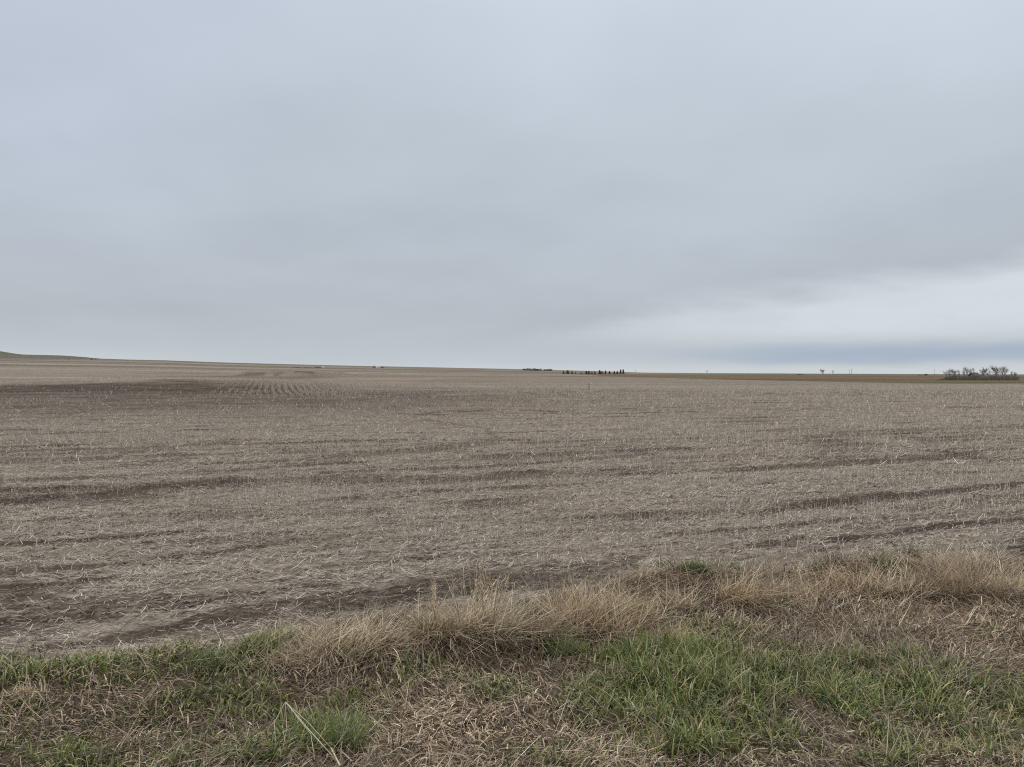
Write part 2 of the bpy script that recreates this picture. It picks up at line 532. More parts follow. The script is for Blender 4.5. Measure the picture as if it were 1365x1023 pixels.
def field_of(bl, x, y, edge=.6):
    m = np.zeros_like(x)
    n = .55 + .9 * fbm(x * 2.6, y * 2.6, 101, 3)
    for x0, y0, sx, sy, st in bl:
        q = (((x - x0) / sx) ** 2 + ((y - y0) / sy) ** 2) * n
        m = np.maximum(m, st * (1 - sstep(1 - edge, 1 + edge, q)))
    return m


def scatter(n, y0, y1, ymax=None, side=.86):
    y = np.sqrt(R.random(n) * (y1 ** 2 - y0 ** 2) + y0 ** 2)
    x = (R.random(n) * 2 - 1) * (side * y + .4)
    return x, y


def on_ground(x, y, dz=-.004):
    return np.stack([x, y, Z(x, y) + dz], 1)


# green grass
x, y = scatter(460000, 2.2, 7.2)
inside = y < border(x) + .05
gm = field_of(GREEN, x, y) * (1 - field_of(BARE, x, y))
gm = gm * (.46 + .54 * sstep(.38, .56, fbm(x * 3.6, y * 4.2, 104, 3)))
keep = inside & (R.random(len(x)) < gm * .56)
x, y, gm = x[keep], y[keep], gm[keep]
n = len(x)
tuft = fbm(x * 3.3, y * 3.3, 108, 2)
L = (.03 + .14 * tuft) * (1 - .35 * sstep(-1.0, -1.6, x)) * R.uniform(.5, 1.45, n) * (.65 + .5 * gm) * (.72 + .65 * sstep(.35, .7, fbm(x * 1.6, y * 1.6, 111, 2)))
c = palette(n, [(.155, .195, .042), (.19, .225, .052), (.112, .155, .038), (.24, .248, .080), (.14, .18, .048), (.07, .11, .03), (.055, .09, .028), (.42, .36, .20)], .32, .06)
tipc = np.where(R.random((n, 1)) < .4, palette(n, [(.52, .46, .26), (.42, .42, .20)]), c * 1.2)
g = blades(on_ground(x, y), R.random(n) * 6.283, np.abs(R.normal(.18, .2, n)), R.uniform(.2, 2.2, n), L * 1.12, R.uniform(.006, .012, n), 5, c, .12, tipcol=tipc)
gr = put('green_grass', mesh_np('green_grass', *g[:2], M_GRASS, g[2]))
tag(gr, 'fresh green grass growing in ragged patches over the roadside verge', 'grass', kind='stuff')

# matted dead grass over the verge: curled leaf scraps and longer flattened stems
parts = []
for kind, cnt in (('scrap', 240000), ('stem', 90000), ('chaff', 190000)):
    x, y = scatter(cnt, 2.2, 7.4)
    inside = y < border(x) + .10
    gm = field_of(GREEN, x, y); tn = field_of(TAN, x, y, .9); br = field_of(BARE, x, y)
    pt = fbm(x * 2.4, y * 2.4, 113, 3)
    left = sstep(-1.0, -2.2, x) * sstep(-.7, -.1, y - border(x))
    pr = (1 - .48 * gm) * (1 - (.1 if kind == 'chaff' else .5) * br) * (1 - .7 * left)
    pr = pr * ((.35 + .65 * sstep(.35, .6, pt)) if kind == 'stem' else (.22 + .78 * sstep(.36, .56, fbm(x * 5, y * 5, 114, 3))))
    keep = inside & (R.random(cnt) < pr)
    x, y, tn, gm, br = x[keep], y[keep], tn[keep], gm[keep], br[keep]
    n = len(x)
    cols = [(.46, .36, .25), (.35, .27, .19), (.58, .47, .335), (.24, .18, .13), (.12, .088, .06), (.66, .55, .40), (.36, .285, .22)]
    c = palette(n, cols, .34, .045)
    c = c * (.74 + .45 * tn + .5 * (fbm(x * 1.3, y * 1.3, 112, 3) - .5))[:, None]
    flow = 6.283 * fbm(x * .9, y * .9, 116, 2) * 1.5
    azr = np.where(R.random(n) < .4, flow + R.normal(0, .5, n), R.random(n) * 6.283)
    P = on_ground(x, y); P[:, 2] += R.random(n) ** 2 * .035
    if kind == 'chaff':
        parts.append(blades(P, azr, R.normal(1.3, .35, n), R.uniform(-.5, 1.0, n), R.uniform(.008, .03, n), R.uniform(.003, .007, n), 1, c * R.uniform(.45, 1.05, (n, 1)), .5))
    elif kind == 'scrap':
        parts.append(blades(P, azr, R.normal(1.0, .4, n), R.uniform(-.2, 2.2, n), R.uniform(.02, .09, n), R.uniform(.005, .0105, n), 3, c, .25))
    else:
        parts.append(blades(P, azr, R.normal(1.32, .22, n), R.normal(.2, .5, n), R.uniform(.08, .26, n), R.uniform(.0022, .0046, n), 3, c, .3))
V, Fc, C = join(parts)
o = put('matted_dead_grass', mesh_np('matted_dead_grass', V, Fc, M_DRY, C))
tag(o, 'matted brown dead grass lying over the roadside verge between the green patches', 'dead grass', kind='stuff')

# loose half-standing dead stems
x, y = scatter(60000, 2.2, 8.0)
fd = y - border(x)
pr = (.14 + .6 * np.exp(-((fd + .4) / .45) ** 2)) * (1 - .85 * sstep(-1.0, -2.0, x))
keep = (fd < np.where(x > .9, -.12, .10)) & (R.random(len(x)) < pr * (.25 + .9 * sstep(.4, .65, fbm(x * 2.1, y * 2.1, 119, 2))))
x, y = x[keep], y[keep]; n = len(x)
c = palette(n, [(.40, .315, .20), (.34, .265, .17), (.47, .385, .26), (.30, .25, .18)], .18, .04)
g = blades(on_ground(x, y), R.random(n) * 6.283, np.abs(R.normal(.5, .35, n)), R.uniform(.2, 1.5, n), R.uniform(.06, .24, n), R.uniform(.0025, .0048, n), 4, c, .2)
x, y = scatter(90000, 3.5, 8.0)
fd = y - border0(x)
pt = fbm(x * 1.7, y * 2.2, 121, 3)
pr = np.exp(-((fd + .45) / .30) ** 2) * (.25 + .75 * sstep(.4, .58, vnoise(x * 1.3, 5, 141))) * sstep(-1.7, -1.0, x) * sstep(.36, .62, pt)
keep = (fd < -.02) & (R.random(len(x)) < pr)
x, y, pt = x[keep], y[keep], pt[keep]; n = len(x)
c2 = palette(n, [(.56, .45, .30), (.48, .38, .25), (.66, .555, .39), (.38, .30, .205), (.26, .20, .14)], .2, .04)
P = on_ground(x, y); P[:, 2] += R.random(n) ** 1.5 * .06 * sstep(.4, .65, pt)
swirl = 6.283 * fbm(x * 1.4, y * 1.4, 123, 2) * 2
g2 = blades(P, np.where(R.random(n) < .6, swirl + R.normal(0, .6, n), R.random(n) * 6.283), R.normal(1.25, .28, n), R.uniform(-.1, .6, n), R.uniform(.12, .40, n), R.uniform(.003, .0058, n), 5, c2, .2)
g = join([g, g2])
o = put('dead_stems', mesh_np('dead_stems', *g[:2], M_DRY, g[2]))
tag(o, 'thin tan dead grass stems standing loosely across the verge and its edge', 'dead grass', kind='stuff')

# ------------------------------------------------------------------ straw and stubble on the field
parts = []
for nn, a, b, wl, wh, ll in ((350000, 4.2, 14, .0026, .0070, (.015, .095)), (120000, 14, 32, .006, .013, (.06, .22)), (90000, 32, 75, .014, .024, (.12, .35))):
    x, y = scatter(nn, a, b, side=.8)
    sm = soil_mask(x, y)
    pt = sstep(.34, .60, fbm((x * CR + y * SR) * 1.1, (y * CR - x * SR) * 3.2, 125, 3))
    keep = (y > border(x) - .1) & (R.random(nn) < (1 - .95 * sm) * (.38 + .62 * pt))
    x, y = x[keep], y[keep]; n = len(x)
    c = palette(n, [(.53, .475, .395), (.41, .36, .295), (.29, .25, .205), (.66, .60, .515), (.15, .125, .10), (.47, .405, .33)], .2, .03)
    P = on_ground(x, y, .001); P[:, 2] += R.random(n) ** 2 * .03
    azr = np.where(R.random(n) < .5, ROWA + R.normal(0, .45, n) + math.pi * R.integers(0, 2, n), R.random(n) * 6.283)
    parts.append(blades(P, azr, R.normal(1.45, .22, n), R.normal(.05, .35, n), R.uniform(*ll, n), R.uniform(wl, wh, n), 2, c, .6, twist=R.normal(0, .3, n)))
x, y = scatter(4500, 4.3, 26, side=.78)
keep = (y > border(x)) & (R.random(len(x)) < (1 - .6 * soil_mask(x, y)) * (.25 + .75 * sstep(.4, .65, fbm(x * .5, y * .5, 127, 2))))
x, y = x[keep], y[keep]; n = len(x)
P = on_ground(x, y, .003); P[:, 2] += R.random(n) * .02
lift = R.random(n) < .30
parts.append(blades(P, R.random(n) * 6.283, np.where(lift, R.uniform(.1, 1.2, n), R.normal(1.5, .1, n)), R.normal(.05, .25, n), np.where(lift, R.uniform(.05, .17, n), R.uniform(.08, .24, n)), R.uniform(.0045, .0085, n), 2,
                    palette(n, [(.62, .56, .47), (.70, .645, .55), (.55, .49, .40)], .1, .02), .6, twist=R.normal(0, .3, n)))
V, Fc, C = join(parts)
o = put('loose_straw', mesh_np('loose_straw', V, Fc, M_STRAW, C))
tag(o, 'pale grey-tan chopped straw lying loose over the harvested field', 'straw', kind='stuff')

parts = []
for nn, a, b, wl, wh, hh in ((46000, 5.3, 18, .0035, .007, (.04, .17)), (130000, 18, 50, .007, .012, (.07, .21)), (150000, 50, 130, .016, .028, (.10, .24))):
    x, y = scatter(nn, a, b, side=.78)
    u = x * CR + y * SR; v = -x * SR + y * CR
    v = np.round(v / .30) * .30 + R.normal(0, .022, nn)          # drilled rows
    x = u * CR - v * SR; y = u * SR + v * CR
    pt = sstep(.35, .62, fbm(u * .35, v * 1.2, 131, 3)) * sstep(.3, .6, fbm(x * .12, y * .12, 137, 2))
    sm = soil_mask(x, y)
    keep = (y > border(x) + .25) & (R.random(nn) < pt * (1 - .8 * sm))
    x, y = x[keep], y[keep]; n = len(x)
    c = palette(n, [(.54, .485, .40), (.44, .385, .31), (.62, .565, .48), (.36, .31, .25)], .15, .03)
    parts.append(blades(on_ground(x, y), R.random(n) * 6.283, np.abs(R.normal(.12, .22, n)), R.normal(0, .25, n), R.uniform(*hh, n), R.uniform(wl, wh, n), 2, c, .8, twist=R.normal(-1.57, 1.0, n) * 0 + R.random(n) * 6.28))
# open rows of stubble seen end-on on the far side of the low knoll
x0, y0, _ = hit(366, 525); dirv = np.array([-.315, 1.0]); dirv /= np.hypot(*dirv); nrm = np.array([dirv[1], -dirv[0]])
for k in range(-8, 20):
    n = 1700
    n = int(750 * math.exp(-((k - 5) / 7.0) ** 2) + 60)
    s = R.beta(2, 2, n) * 85 - 12
    q = k * .60 + R.normal(0, .09, n) + .5 * (vnoise(s * .06, k * 0, 160) - .5)
    x = x0 + dirv[0] * s + nrm[0] * q; y = y0 + dirv[1] * s + nrm[1] * q
    c = palette(n, [(.52, .47, .39), (.46, .40, .33)], .12, .03)
    parts.append(blades(on_ground(x, y), R.random(n) * 6.283, np.abs(R.normal(.12, .2, n)), R.normal(0, .2, n), R.uniform(.12, .25, n), R.uniform(.03, .05, n), 2, c, .8, twist=R.random(n) * 6.28))
V, Fc, C = join(parts)
o = put('cut_stubble', mesh_np('cut_stubble', V, Fc, M_STRAW, C))
tag(o, 'short pale cut stalks standing in drilled rows across the brown field', 'stubble', kind='stuff')


x, y = scatter(260000, 4.2, 20, side=.78)
sm = soil_mask(x, y)
keep = (y > border(x) - .05) & (R.random(len(x)) < .035 + .5 * sm)
x, y = x[keep], y[keep]; n = len(x)
P = on_ground(x, y, .002)
sz = np.minimum(np.exp(R.normal(math.log(.011), .42, n)), .024) * (.8 + y / 30)
dirs = np.array([(1, 0, 0), (-.5, .87, 0), (-.5, -.87, 0), (0, 0, .75)], float)
V = P[:, None, :] + dirs[None] * sz[:, None, None] * R.uniform(.55, 1.35, (n, 4, 1)) + R.normal(0, .15, (n, 4, 3)) * sz[:, None, None]
V[:, :3, 2] -= sz[:, None] * .2
Fc = (np.arange(n) * 4)[:, None, None] + np.array([(0, 1, 3), (1, 2, 3), (2, 0, 3)])[None]
C = np.repeat(palette(n, [(.085, .067, .051), (.115, .092, .071), (.062, .049, .038), (.15, .122, .097)], .2, .03), 4, 0)
o = put('soil_clods', mesh_np('soil_clods', V.reshape(-1, 3), Fc.reshape(-1, 3), M_STRAW, C))
tag(o, 'small crumbly brown clods of earth in the bare strips of the field', 'soil', kind='stuff')

# ------------------------------------------------------------------ single clumps of grass
def clump(name, px, py, wpx, hpx, cols, label, cat, group, nb, lean=(.28, .38), curve=(.2, 1.6), bw=(.003, .0062), drift=(0, 0), heads=0, fl=.45, mat=None, tips=None, subs=None):
    x0, y0 = W(px, py); z0 = float(Z(x0, y0))
    sx = wpx / F * y0 * .5; h = hpx / F * y0; sy = min(max(sx * .55, .05), .25)
    subs = subs or max(1, int(round(wpx / 22)))
    pr = []
    for q in range(subs):
        # several tussocks of unlike size make up one clump
        cx = 0 if subs == 1 else R.uniform(-1, 1) * sx * .8; cy = 0 if subs == 1 else R.normal(0, .5) * sy
        e = 1 - .45 * (cx / sx) ** 2
        hs = h * e * (1 if subs == 1 else R.uniform(.45, 1.15)); ss = sx / subs ** .7 * R.uniform(.6, 1.1)
        dl = R.normal(0, .35, 2) if subs > 1 else np.zeros(2)
        m = max(40, int(nb / subs * R.uniform(.6, 1.3) * .8))
        a = R.random(m) * 6.283; rr = np.sqrt(R.random(m))
        x = cx + rr * np.cos(a) * ss; y = cy + rr * np.sin(a) * ss * .7
        zz = Z(x0 + x, y0 + y) - z0 - .006
        L = hs * 1.2 * np.clip(1 - .4 * rr ** 2, .3, 1) * R.uniform(fl, 1.15, m)
        az_ = np.arctan2((y - cy) / ss + drift[1] + dl[1] + R.normal(0, .6, m), (x - cx) / ss + drift[0] + dl[0] + R.normal(0, .6, m))
        ln = np.abs(R.normal(lean[0], lean[1], m)) + .25 * np.hypot(*dl) + .15 * rr
        c = palette(m, cols, .22, .045) * R.uniform(.88, 1.12)
        tc_ = None if tips is None else palette(m, tips, .15, .04)
        pr.append(blades(np.stack([x, y, zz], 1), az_, ln, R.uniform(*curve, m), L, R.uniform(*bw, m), 5, c, .15, tipcol=tc_))
    # broken blades at every angle, and a skirt of fallen ones round the foot
    m = nb // 3
    a = R.random(m) * 6.283; r2 = np.sqrt(R.random(m))
    xs = r2 * np.cos(a) * sx; ys = r2 * np.sin(a) * sy
    swp = R.uniform(0, 6.283)
    pr.append(blades(np.stack([xs, ys, Z(x0 + xs, y0 + ys) - z0 + R.random(m) * .25 * h], 1), swp + R.normal(0, 1.0, m), R.normal(1.05, .3, m), R.uniform(-.1, .8, m),
                     R.uniform(.7, 1.9, m) * h, R.uniform(*bw, m), 6, palette(m, cols, .2, .04) * 1.08, .2))
    m = nb // 5
    a = R.random(m) * 6.283; r2 = np.sqrt(R.random(m))
    xs = r2 * np.cos(a) * sx; ys = r2 * np.sin(a) * sy
    pr.append(blades(np.stack([xs, ys, Z(x0 + xs, y0 + ys) - z0 + R.random(m) * .3 * h], 1), R.random(m) * 6.283, R.uniform(.3, 1.7, m), R.normal(0, .5, m),
                     R.uniform(.5, 1.2, m) * h, R.uniform(*bw, m) * .8, 3, palette(m, cols, .2, .04) * 1.1, .4))
    m = nb // 4
    a = R.random(m) * 6.283; r2 = np.sqrt(R.random(m)) * 1.15
    xs = r2 * np.cos(a) * sx; ys = r2 * np.sin(a) * sy
    pr.append(blades(np.stack([xs, ys, Z(x0 + xs, y0 + ys) - z0 + R.random(m) * .2 * h], 1), a + R.normal(0, .8, m), R.normal(1.2, .3, m), R.uniform(-.2, .8, m),
                     R.uniform(.3, .9, m) * h * .8, R.uniform(*bw, m), 4, palette(m, cols, .28, .05) * .8, .2))
    if heads:
        # tall flowering stems with open plumes
        hx = R.normal(0, .35, heads) * sx; hy = R.normal(0, .3, heads) * sy
        hl = h * R.uniform(1.2, 1.85, heads); ha = R.random(heads) * 6.283
        hle = np.abs(R.normal(.06, .10, heads)); hc = palette(heads, cols, .1, .03)
        P = np.stack([hx, hy, Z(x0 + hx, y0 + hy) - z0], 1)
        pr.append(blades(P, ha, hle, np.full(heads, .25), hl, np.full(heads, .0034), 5, hc, .5))
        kk = 30
        top = np.repeat(P + np.stack([np.sin(hle + .12) * np.cos(ha) * hl, np.sin(hle + .12) * np.sin(ha) * hl, np.cos(hle + .12) * hl], 1), kk, 0)
        f = R.random(heads * kk)
        top[:, 2] -= f * .40 * np.repeat(hl, kk); top[:, 0] -= f * .05 * np.repeat(hl, kk) * np.cos(np.repeat(ha, kk))
        pr.append(blades(top, R.random(heads * kk) * 6.283, np.abs(R.normal(.5, .2, heads * kk)), R.uniform(0, .6, heads * kk), R.uniform(.02, .06, heads * kk), R.uniform(.0035, .006, heads * kk), 2,
                         palette(heads * kk, cols, .12, .03), .4))
    V, Fc, C = join(pr)
    o = put(name, mesh_np(name, V, Fc, mat or M_DRY, C), loc=(x0, y0, z0))
    tag(o, label, cat, group)
    return o


TANC = [(.63, .525, .365), (.54, .44, .30), (.76, .645, .475), (.34, .275, .19), (.22, .17, .12)]
RUST = [(.57, .45, .30), (.50, .38, .245), (.68, .55, .385), (.32, .24, .16), (.22, .16, .11)]
GREYC = [(.46, .37, .255), (.38, .30, .21), (.55, .45, .32), (.27, .21, .15)]
GD = 'clumps of dry grass along the field edge'
for px, py, w, h, cols, nb, lab, kw in [
    (470, 872, 110, 34, TANC, 1500, 'low straw-coloured dry grass mound, leftmost large clump along the field edge', dict(curve=(.7, 1.9), lean=(.35, .3))),
    (395, 884, 90, 20, GREYC, 800, 'flattened grey-tan grass mat just left of the leftmost straw-coloured mound', dict(curve=(.6, 1.6), lean=(.8, .3))),
    (590, 852, 70, 46, TANC, 1000, 'dry tan clump just left of the tallest feathery grass clump', dict(heads=5)),
    (645, 850, 75, 52, TANC, 1300, 'tallest dry grass clump with feathery plumes standing above the field edge', dict(heads=16)),
    (712, 850, 70, 40, GREYC, 900, 'dull grey-tan dry clump just right of the tallest feathery clump', dict()),
    (790, 838, 120, 46, RUST, 1900, 'broad rust-tan dry grass clump right of the middle of the verge', dict(drift=(.3, 0))),
    (850, 832, 90, 44, TANC, 1100, 'pale arching clump swept to the right beside the rust-tan one', dict(drift=(1.6, -.4), curve=(.7, 1.9))),
    (905, 815, 50, 30, TANC, 500, 'small pale dry clump between the arching clump and the brown trampled gap', dict(drift=(.6, 0))),
    (985, 806, 70, 38, RUST, 900, 'rusty dry clump just right of the low green weeds at the field edge', dict()),
    (1065, 802, 80, 24, GREYC, 800, 'low thin dry clump below the sparse green tuft at the field edge', dict(lean=(.4, .3))),
    (1130, 790, 70, 28, RUST, 700, 'short reddish dry clump left of the wide low one near the right', dict(lean=(.3, .3))),
    (1195, 790, 100, 28, TANC, 1000, 'wide low pale clump left of the large dry mound near the right', dict(lean=(.35, .3), heads=5)),
    (1290, 796, 120, 46, GREYC, 1800, 'large domed brown dry grass mound near the right side of the field edge', dict(curve=(.7, 2.0), lean=(.3, .3), heads=4)),
    (1366, 796, 80, 40, TANC, 1000, 'rightmost dry tan clump, cut by the picture edge', dict(curve=(.6, 1.8))),
    (890, 858, 60, 26, RUST, 500, 'small rusty clump in front of the arching clump, above the green grass', dict()),
    (540, 868, 60, 22, GREYC, 500, 'short frayed grey clump between the leftmost mound and the tan clump', dict(lean=(.5, .3))),
    (30, 936, 70, 18, TANC, 500, 'flat pale grass wisp at the far left below the green strip', dict(lean=(.9, .3))),
]:
    clump('dry_grass_clump', px, py, w, h, cols, lab, 'dry grass', GD, nb, **kw)

GRN = [(.105, .135, .05), (.125, .15, .055), (.085, .11, .042), (.15, .165, .07)]
GRN2 = [(.14, .18, .055), (.165, .20, .062), (.12, .155, .05), (.20, .215, .085)]
DKG = [(.055, .075, .035), (.065, .085, .04), (.05, .065, .035)]
GT = [(.18, .20, .08), (.30, .29, .15)]
GG = 'green grass tufts on the verge'
for px, py, w, h, cols, nb, lab in [
    (884, 761, 15, 15, DKG, 170, 'tiny dark green tuft at the left end of the weeds on the field edge'),
    (926, 763, 46, 14, GRN, 420, 'low bright green weed patch at the field edge right of the tiny dark tuft'),
    (968, 762, 48, 14, GRN, 400, 'low dull green weed patch left of the sparse dark weeds on the field edge'),
    (1102, 756, 52, 15, DKG, 320, 'sparse dark weed patch at the field edge, straight above the low thin dry clump'),
    (1178, 755, 26, 17, GRN, 230, 'dark green tuft above the wide low pale clump on the field edge'),
    (1219, 744, 18, 16, DKG, 190, 'small upright dark tuft standing farthest out in the stubble'),
    (1000, 786, 24, 14, GRN, 160, 'small green tuft growing behind the rusty dry clump'),
    (712, 826, 34, 24, DKG, 260, 'dark green tuft peeping between the tallest and the rust-tan dry clumps'),
    (566, 846, 26, 22, GRN, 220, 'green tuft at the foot of the dry tan clump left of the tallest one'),
    (752, 880, 44, 30, GRN2, 420, 'bright green tuft in front of the rust-tan dry clump'),
    (352, 872, 56, 24, GRN2, 260, 'bright green tuft against the stubble, left of the leftmost straw mound'),
    (272, 888, 60, 24, GRN2, 280, 'bright yellow-green tuft along the field edge beside the leaning pale straw'),
    (448, 1002, 62, 46, GRN2, 300, 'tall green tuft right of the bent straw stalks in front'),
    (1020, 905, 50, 22, GRN, 320, 'green tuft on the verge left of the brown trampled hollow'),
]:
    clump('grass_tuft', px, py, w, h, cols, lab, 'grass tuft', GG, nb, lean=(.15, .2), curve=(.1, 1.1), bw=(.004, .0075), mat=M_GRASS, tips=GT)


# single straws
def tubes(name, segs, mat):
    """tapered stalks as one mesh: list of (points, radius0, radius1)"""
    vs, fs = [], []
    o = 0; K = 5
    for pts, r0, r1 in segs:
        pts = np.array(pts, float); m = len(pts)
        for i, p in enumerate(pts):
            d = pts[min(i + 1, m - 1)] - pts[max(i - 1, 0)]; d = d / (np.linalg.norm(d) + 1e-9)
            a = np.cross(d, (0, 0, 1.0) if abs(d[2]) < .9 else (1.0, 0, 0)); a /= np.linalg.norm(a); b = np.cross(d, a)
            rr = r0 + (r1 - r0) * i / max(m - 1, 1)
            for k in range(K):
                t = 2 * math.pi * k / K
                vs.append(p + rr * (math.cos(t) * a + math.sin(t) * b))
        for i in range(m - 1):
            for k in range(K):
                fs.append((o + i * K + k, o + i * K + (k + 1) % K, o + (i + 1) * K + (k + 1) % K, o + (i + 1) * K + k))
        o += m * K
    return mesh_np(name, np.array(vs), np.array(fs), mat, smooth=True)


M_STALK = mat_plain('bleached_stalk', (.56, .47, .33), .18, 30, .6)


def ray(px, py, depth):
    """point seen at a picture position at a given depth, as a plain world position"""
    return np.array([(px - CX) / F * depth, depth, EYE - (py - CYE) / F * depth])


x0, y0, z0 = hit(420, 1010)
ap = ray(379, 938, 3.45)
segs = []
for (qx, qy), dz, r in (((452, 1022), 3.2, .0035), ((366, 1000), 3.3, .0025), ((372, 1018), 3.25, .002), ((418, 1016), 3.22, .0024), ((440, 1000), 3.3, .0022)):
    e = ray(qx, qy, dz)
    r *= .72
    st_ = ap if abs(r - .0024 * .72) > 1e-5 else ray(392, 955, 3.42)
    mid = (st_ + e) / 2 + np.array([R.normal(0, .012), 0, .010])
    segs.append(([st_ - (x0, y0, z0), mid - (x0, y0, z0), e - (x0, y0, z0)], r * .8, r))
segs.append(([ray(440, 1000, 3.3) - (x0, y0, z0), ray(452, 1024, 3.12) - (x0, y0, z0)], .0032, .0036))
o = put('broken_stalk', tubes('broken_stalk', segs, M_STALK), loc=(x0, y0, z0))
tag(o, 'bleached straw stalks snapped into a pointed arch over the near grass', 'stalk')
for (a, b, lab) in (((176, 866), (197, 896), 'pale leaning straw at the edge of the green strip on the left'),
                    ((33, 883), (31, 914), 'upright whitish straw in the green strip at far left'),
                    ((490, 956), (528, 990), 'thin bleached stem lying aslant over brown matted grass near the middle'),
                    ((440, 755), (446, 745), 'short pale stub leaning in the stubble beyond the leftmost straw mound')):
    xa, ya, za = hit(*b)
    o0 = np.array([xa, ya, za])
    top = ray(*a, ya + .03)
    o = put('straw_stem', tubes('straw_stem', [([np.zeros(3) - (0, 0, .01), (top - o0) * .5 + (.004, 0, .004), top - o0], .0034, .002)], M_STALK), loc=(xa, ya, za))
    tag(o, lab, 'stalk')


# ------------------------------------------------------------------ posts and poles
def prism_box(x0, x1, y0, y1, z0, z1):
    v = [(x, y, z) for z in (z0, z1) for y in (y0, y1) for x in (x0, x1)]
    f = [(0, 2, 3, 1), (4, 5, 7, 6), (0, 1, 5, 4), (2, 6, 7, 3), (0, 4, 6, 2), (1, 3, 7, 5)]
    return v, f


def boxes(name, lst, mat):
    vs, fs = [], []
    for b in lst:
        v, f = prism_box(*b); o = len(vs)
        vs += v; fs += [tuple(i + o for i in q) for q in f]
    return mesh_np(name, np.array(vs), np.array(fs), mat)


x0, y0, z0 = hit(787.3, 520)
t = empty('marker_post', (x0, y0, z0))
tag(t, 'pale slim marker stake standing alone in the stubble below the distant dark trees', 'post')
put('stake', tubes('stake', [([(0, 0, -.2), (0.01, 0, .4), (.02, 0, .62)], .055, .05)], M_PALE), t)
put('cap', boxes('cap', [(-.05, .09, -.06, .06, .622, .72)], M_WHITE), t)
x0, y0, z0 = hit(785.2, 520)
o = put('stake_post', tubes('stake_post', [([(0, 0, -.2), (0.0, 0, .35), (-.02, 0, .70), (-.015, 0, .74)], .05, .04)], M_WOOD), loc=(x0, y0, z0))
tag(o, 'dark wooden stake just left of the pale marker stake in the field', 'post')


def pole(px, py, hpx, lab, dist):
    k = (px - CX) / F
    x0, y0 = k * dist, dist
    z0 = float(Z(x0, y0)); h = hpx / F * dist
    t = empty('utility_pole', (x0, y0, z0), .4)
    tag(t, lab, 'utility pole', 'utility poles on the skyline')
    put('shaft', tubes('shaft', [([(0, 0, -.5), (0, 0, h * .5), (0, 0, h)], .24, .17)], M_WOOD), t)
    put('crossarm', boxes('crossarm', [(-1.2, 1.2, -.10, .10, h - 1.0, h - .75)], M_WOOD), t)
    for q in (-1.0, 1.0):
        put('insulator', boxes('insulator', [(q - .08, q + .08, -.08, .08, h - .748, h - .5)], M_GREYWALL), t)


pole(1135.2, 499, 8.5, 'tall dark utility pole on the skyline right of the two bare trees', 1150)
pole(1132.2, 499, 7.0, 'fainter utility pole close beside the taller dark one', 1320)
pole(1245.3, 499, 8.0, 'thin utility pole on the skyline left of the bare shelterbelt', 1150)
pole(847, 497, 5.0, 'short faint utility pole right of the row of dark conifers', 1900)

# ------------------------------------------------------------------ trees
def leaf_cloud(pts, size, cols):
    n = len(pts)
    a = R.normal(0, 1, (n, 3)); a /= np.linalg.norm(a, axis=1)[:, None]
    b = np.cross(a, R.normal(0, 1, (n, 3))); b /= np.linalg.norm(b, axis=1)[:, None]
    s = (size * R.uniform(.6, 1.3, n))[:, None]
    V = np.stack([pts - a * s, pts + b * s * .6, pts + a * s, pts - b * s * .6], 1).reshape(-1, 3)
    Fq = np.arange(n * 4).reshape(-1, 4)
    C = np.repeat(palette(n, cols, .2, .05), 4, 0)
    return V, Fq, C


def conifer_meshes(h, w, slim, seed):
    n = 420
    tt = R.random(n) ** 1.1
    tier = .75 + .35 * np.sin(tt * 22 + seed)
    rad = w * .5 * (1 - tt) ** (.4 if slim else .55) * tier + .12
    a = R.random(n) * 6.283; q = np.sqrt(R.random(n))
    lop = 1 + .3 * np.sin(a + seed)
    pts = np.stack([np.cos(a) * rad * q * lop, np.sin(a) * rad * q * lop, h * (.08 + .92 * tt) - .25 * q * rad], 1)
    cr = leaf_cloud(pts, .48, [(.095, .072, .055), (.115, .082, .06), (.075, .058, .046), (.15, .105, .075)])
    return (tubes('trunk', [([(0, 0, -.3), (0, 0, h * .5), (0, 0, h * .95)], .18, .03)], M_DARKBARK), mesh_np('crown', cr[0], cr[1], M_FAR, cr[2]))


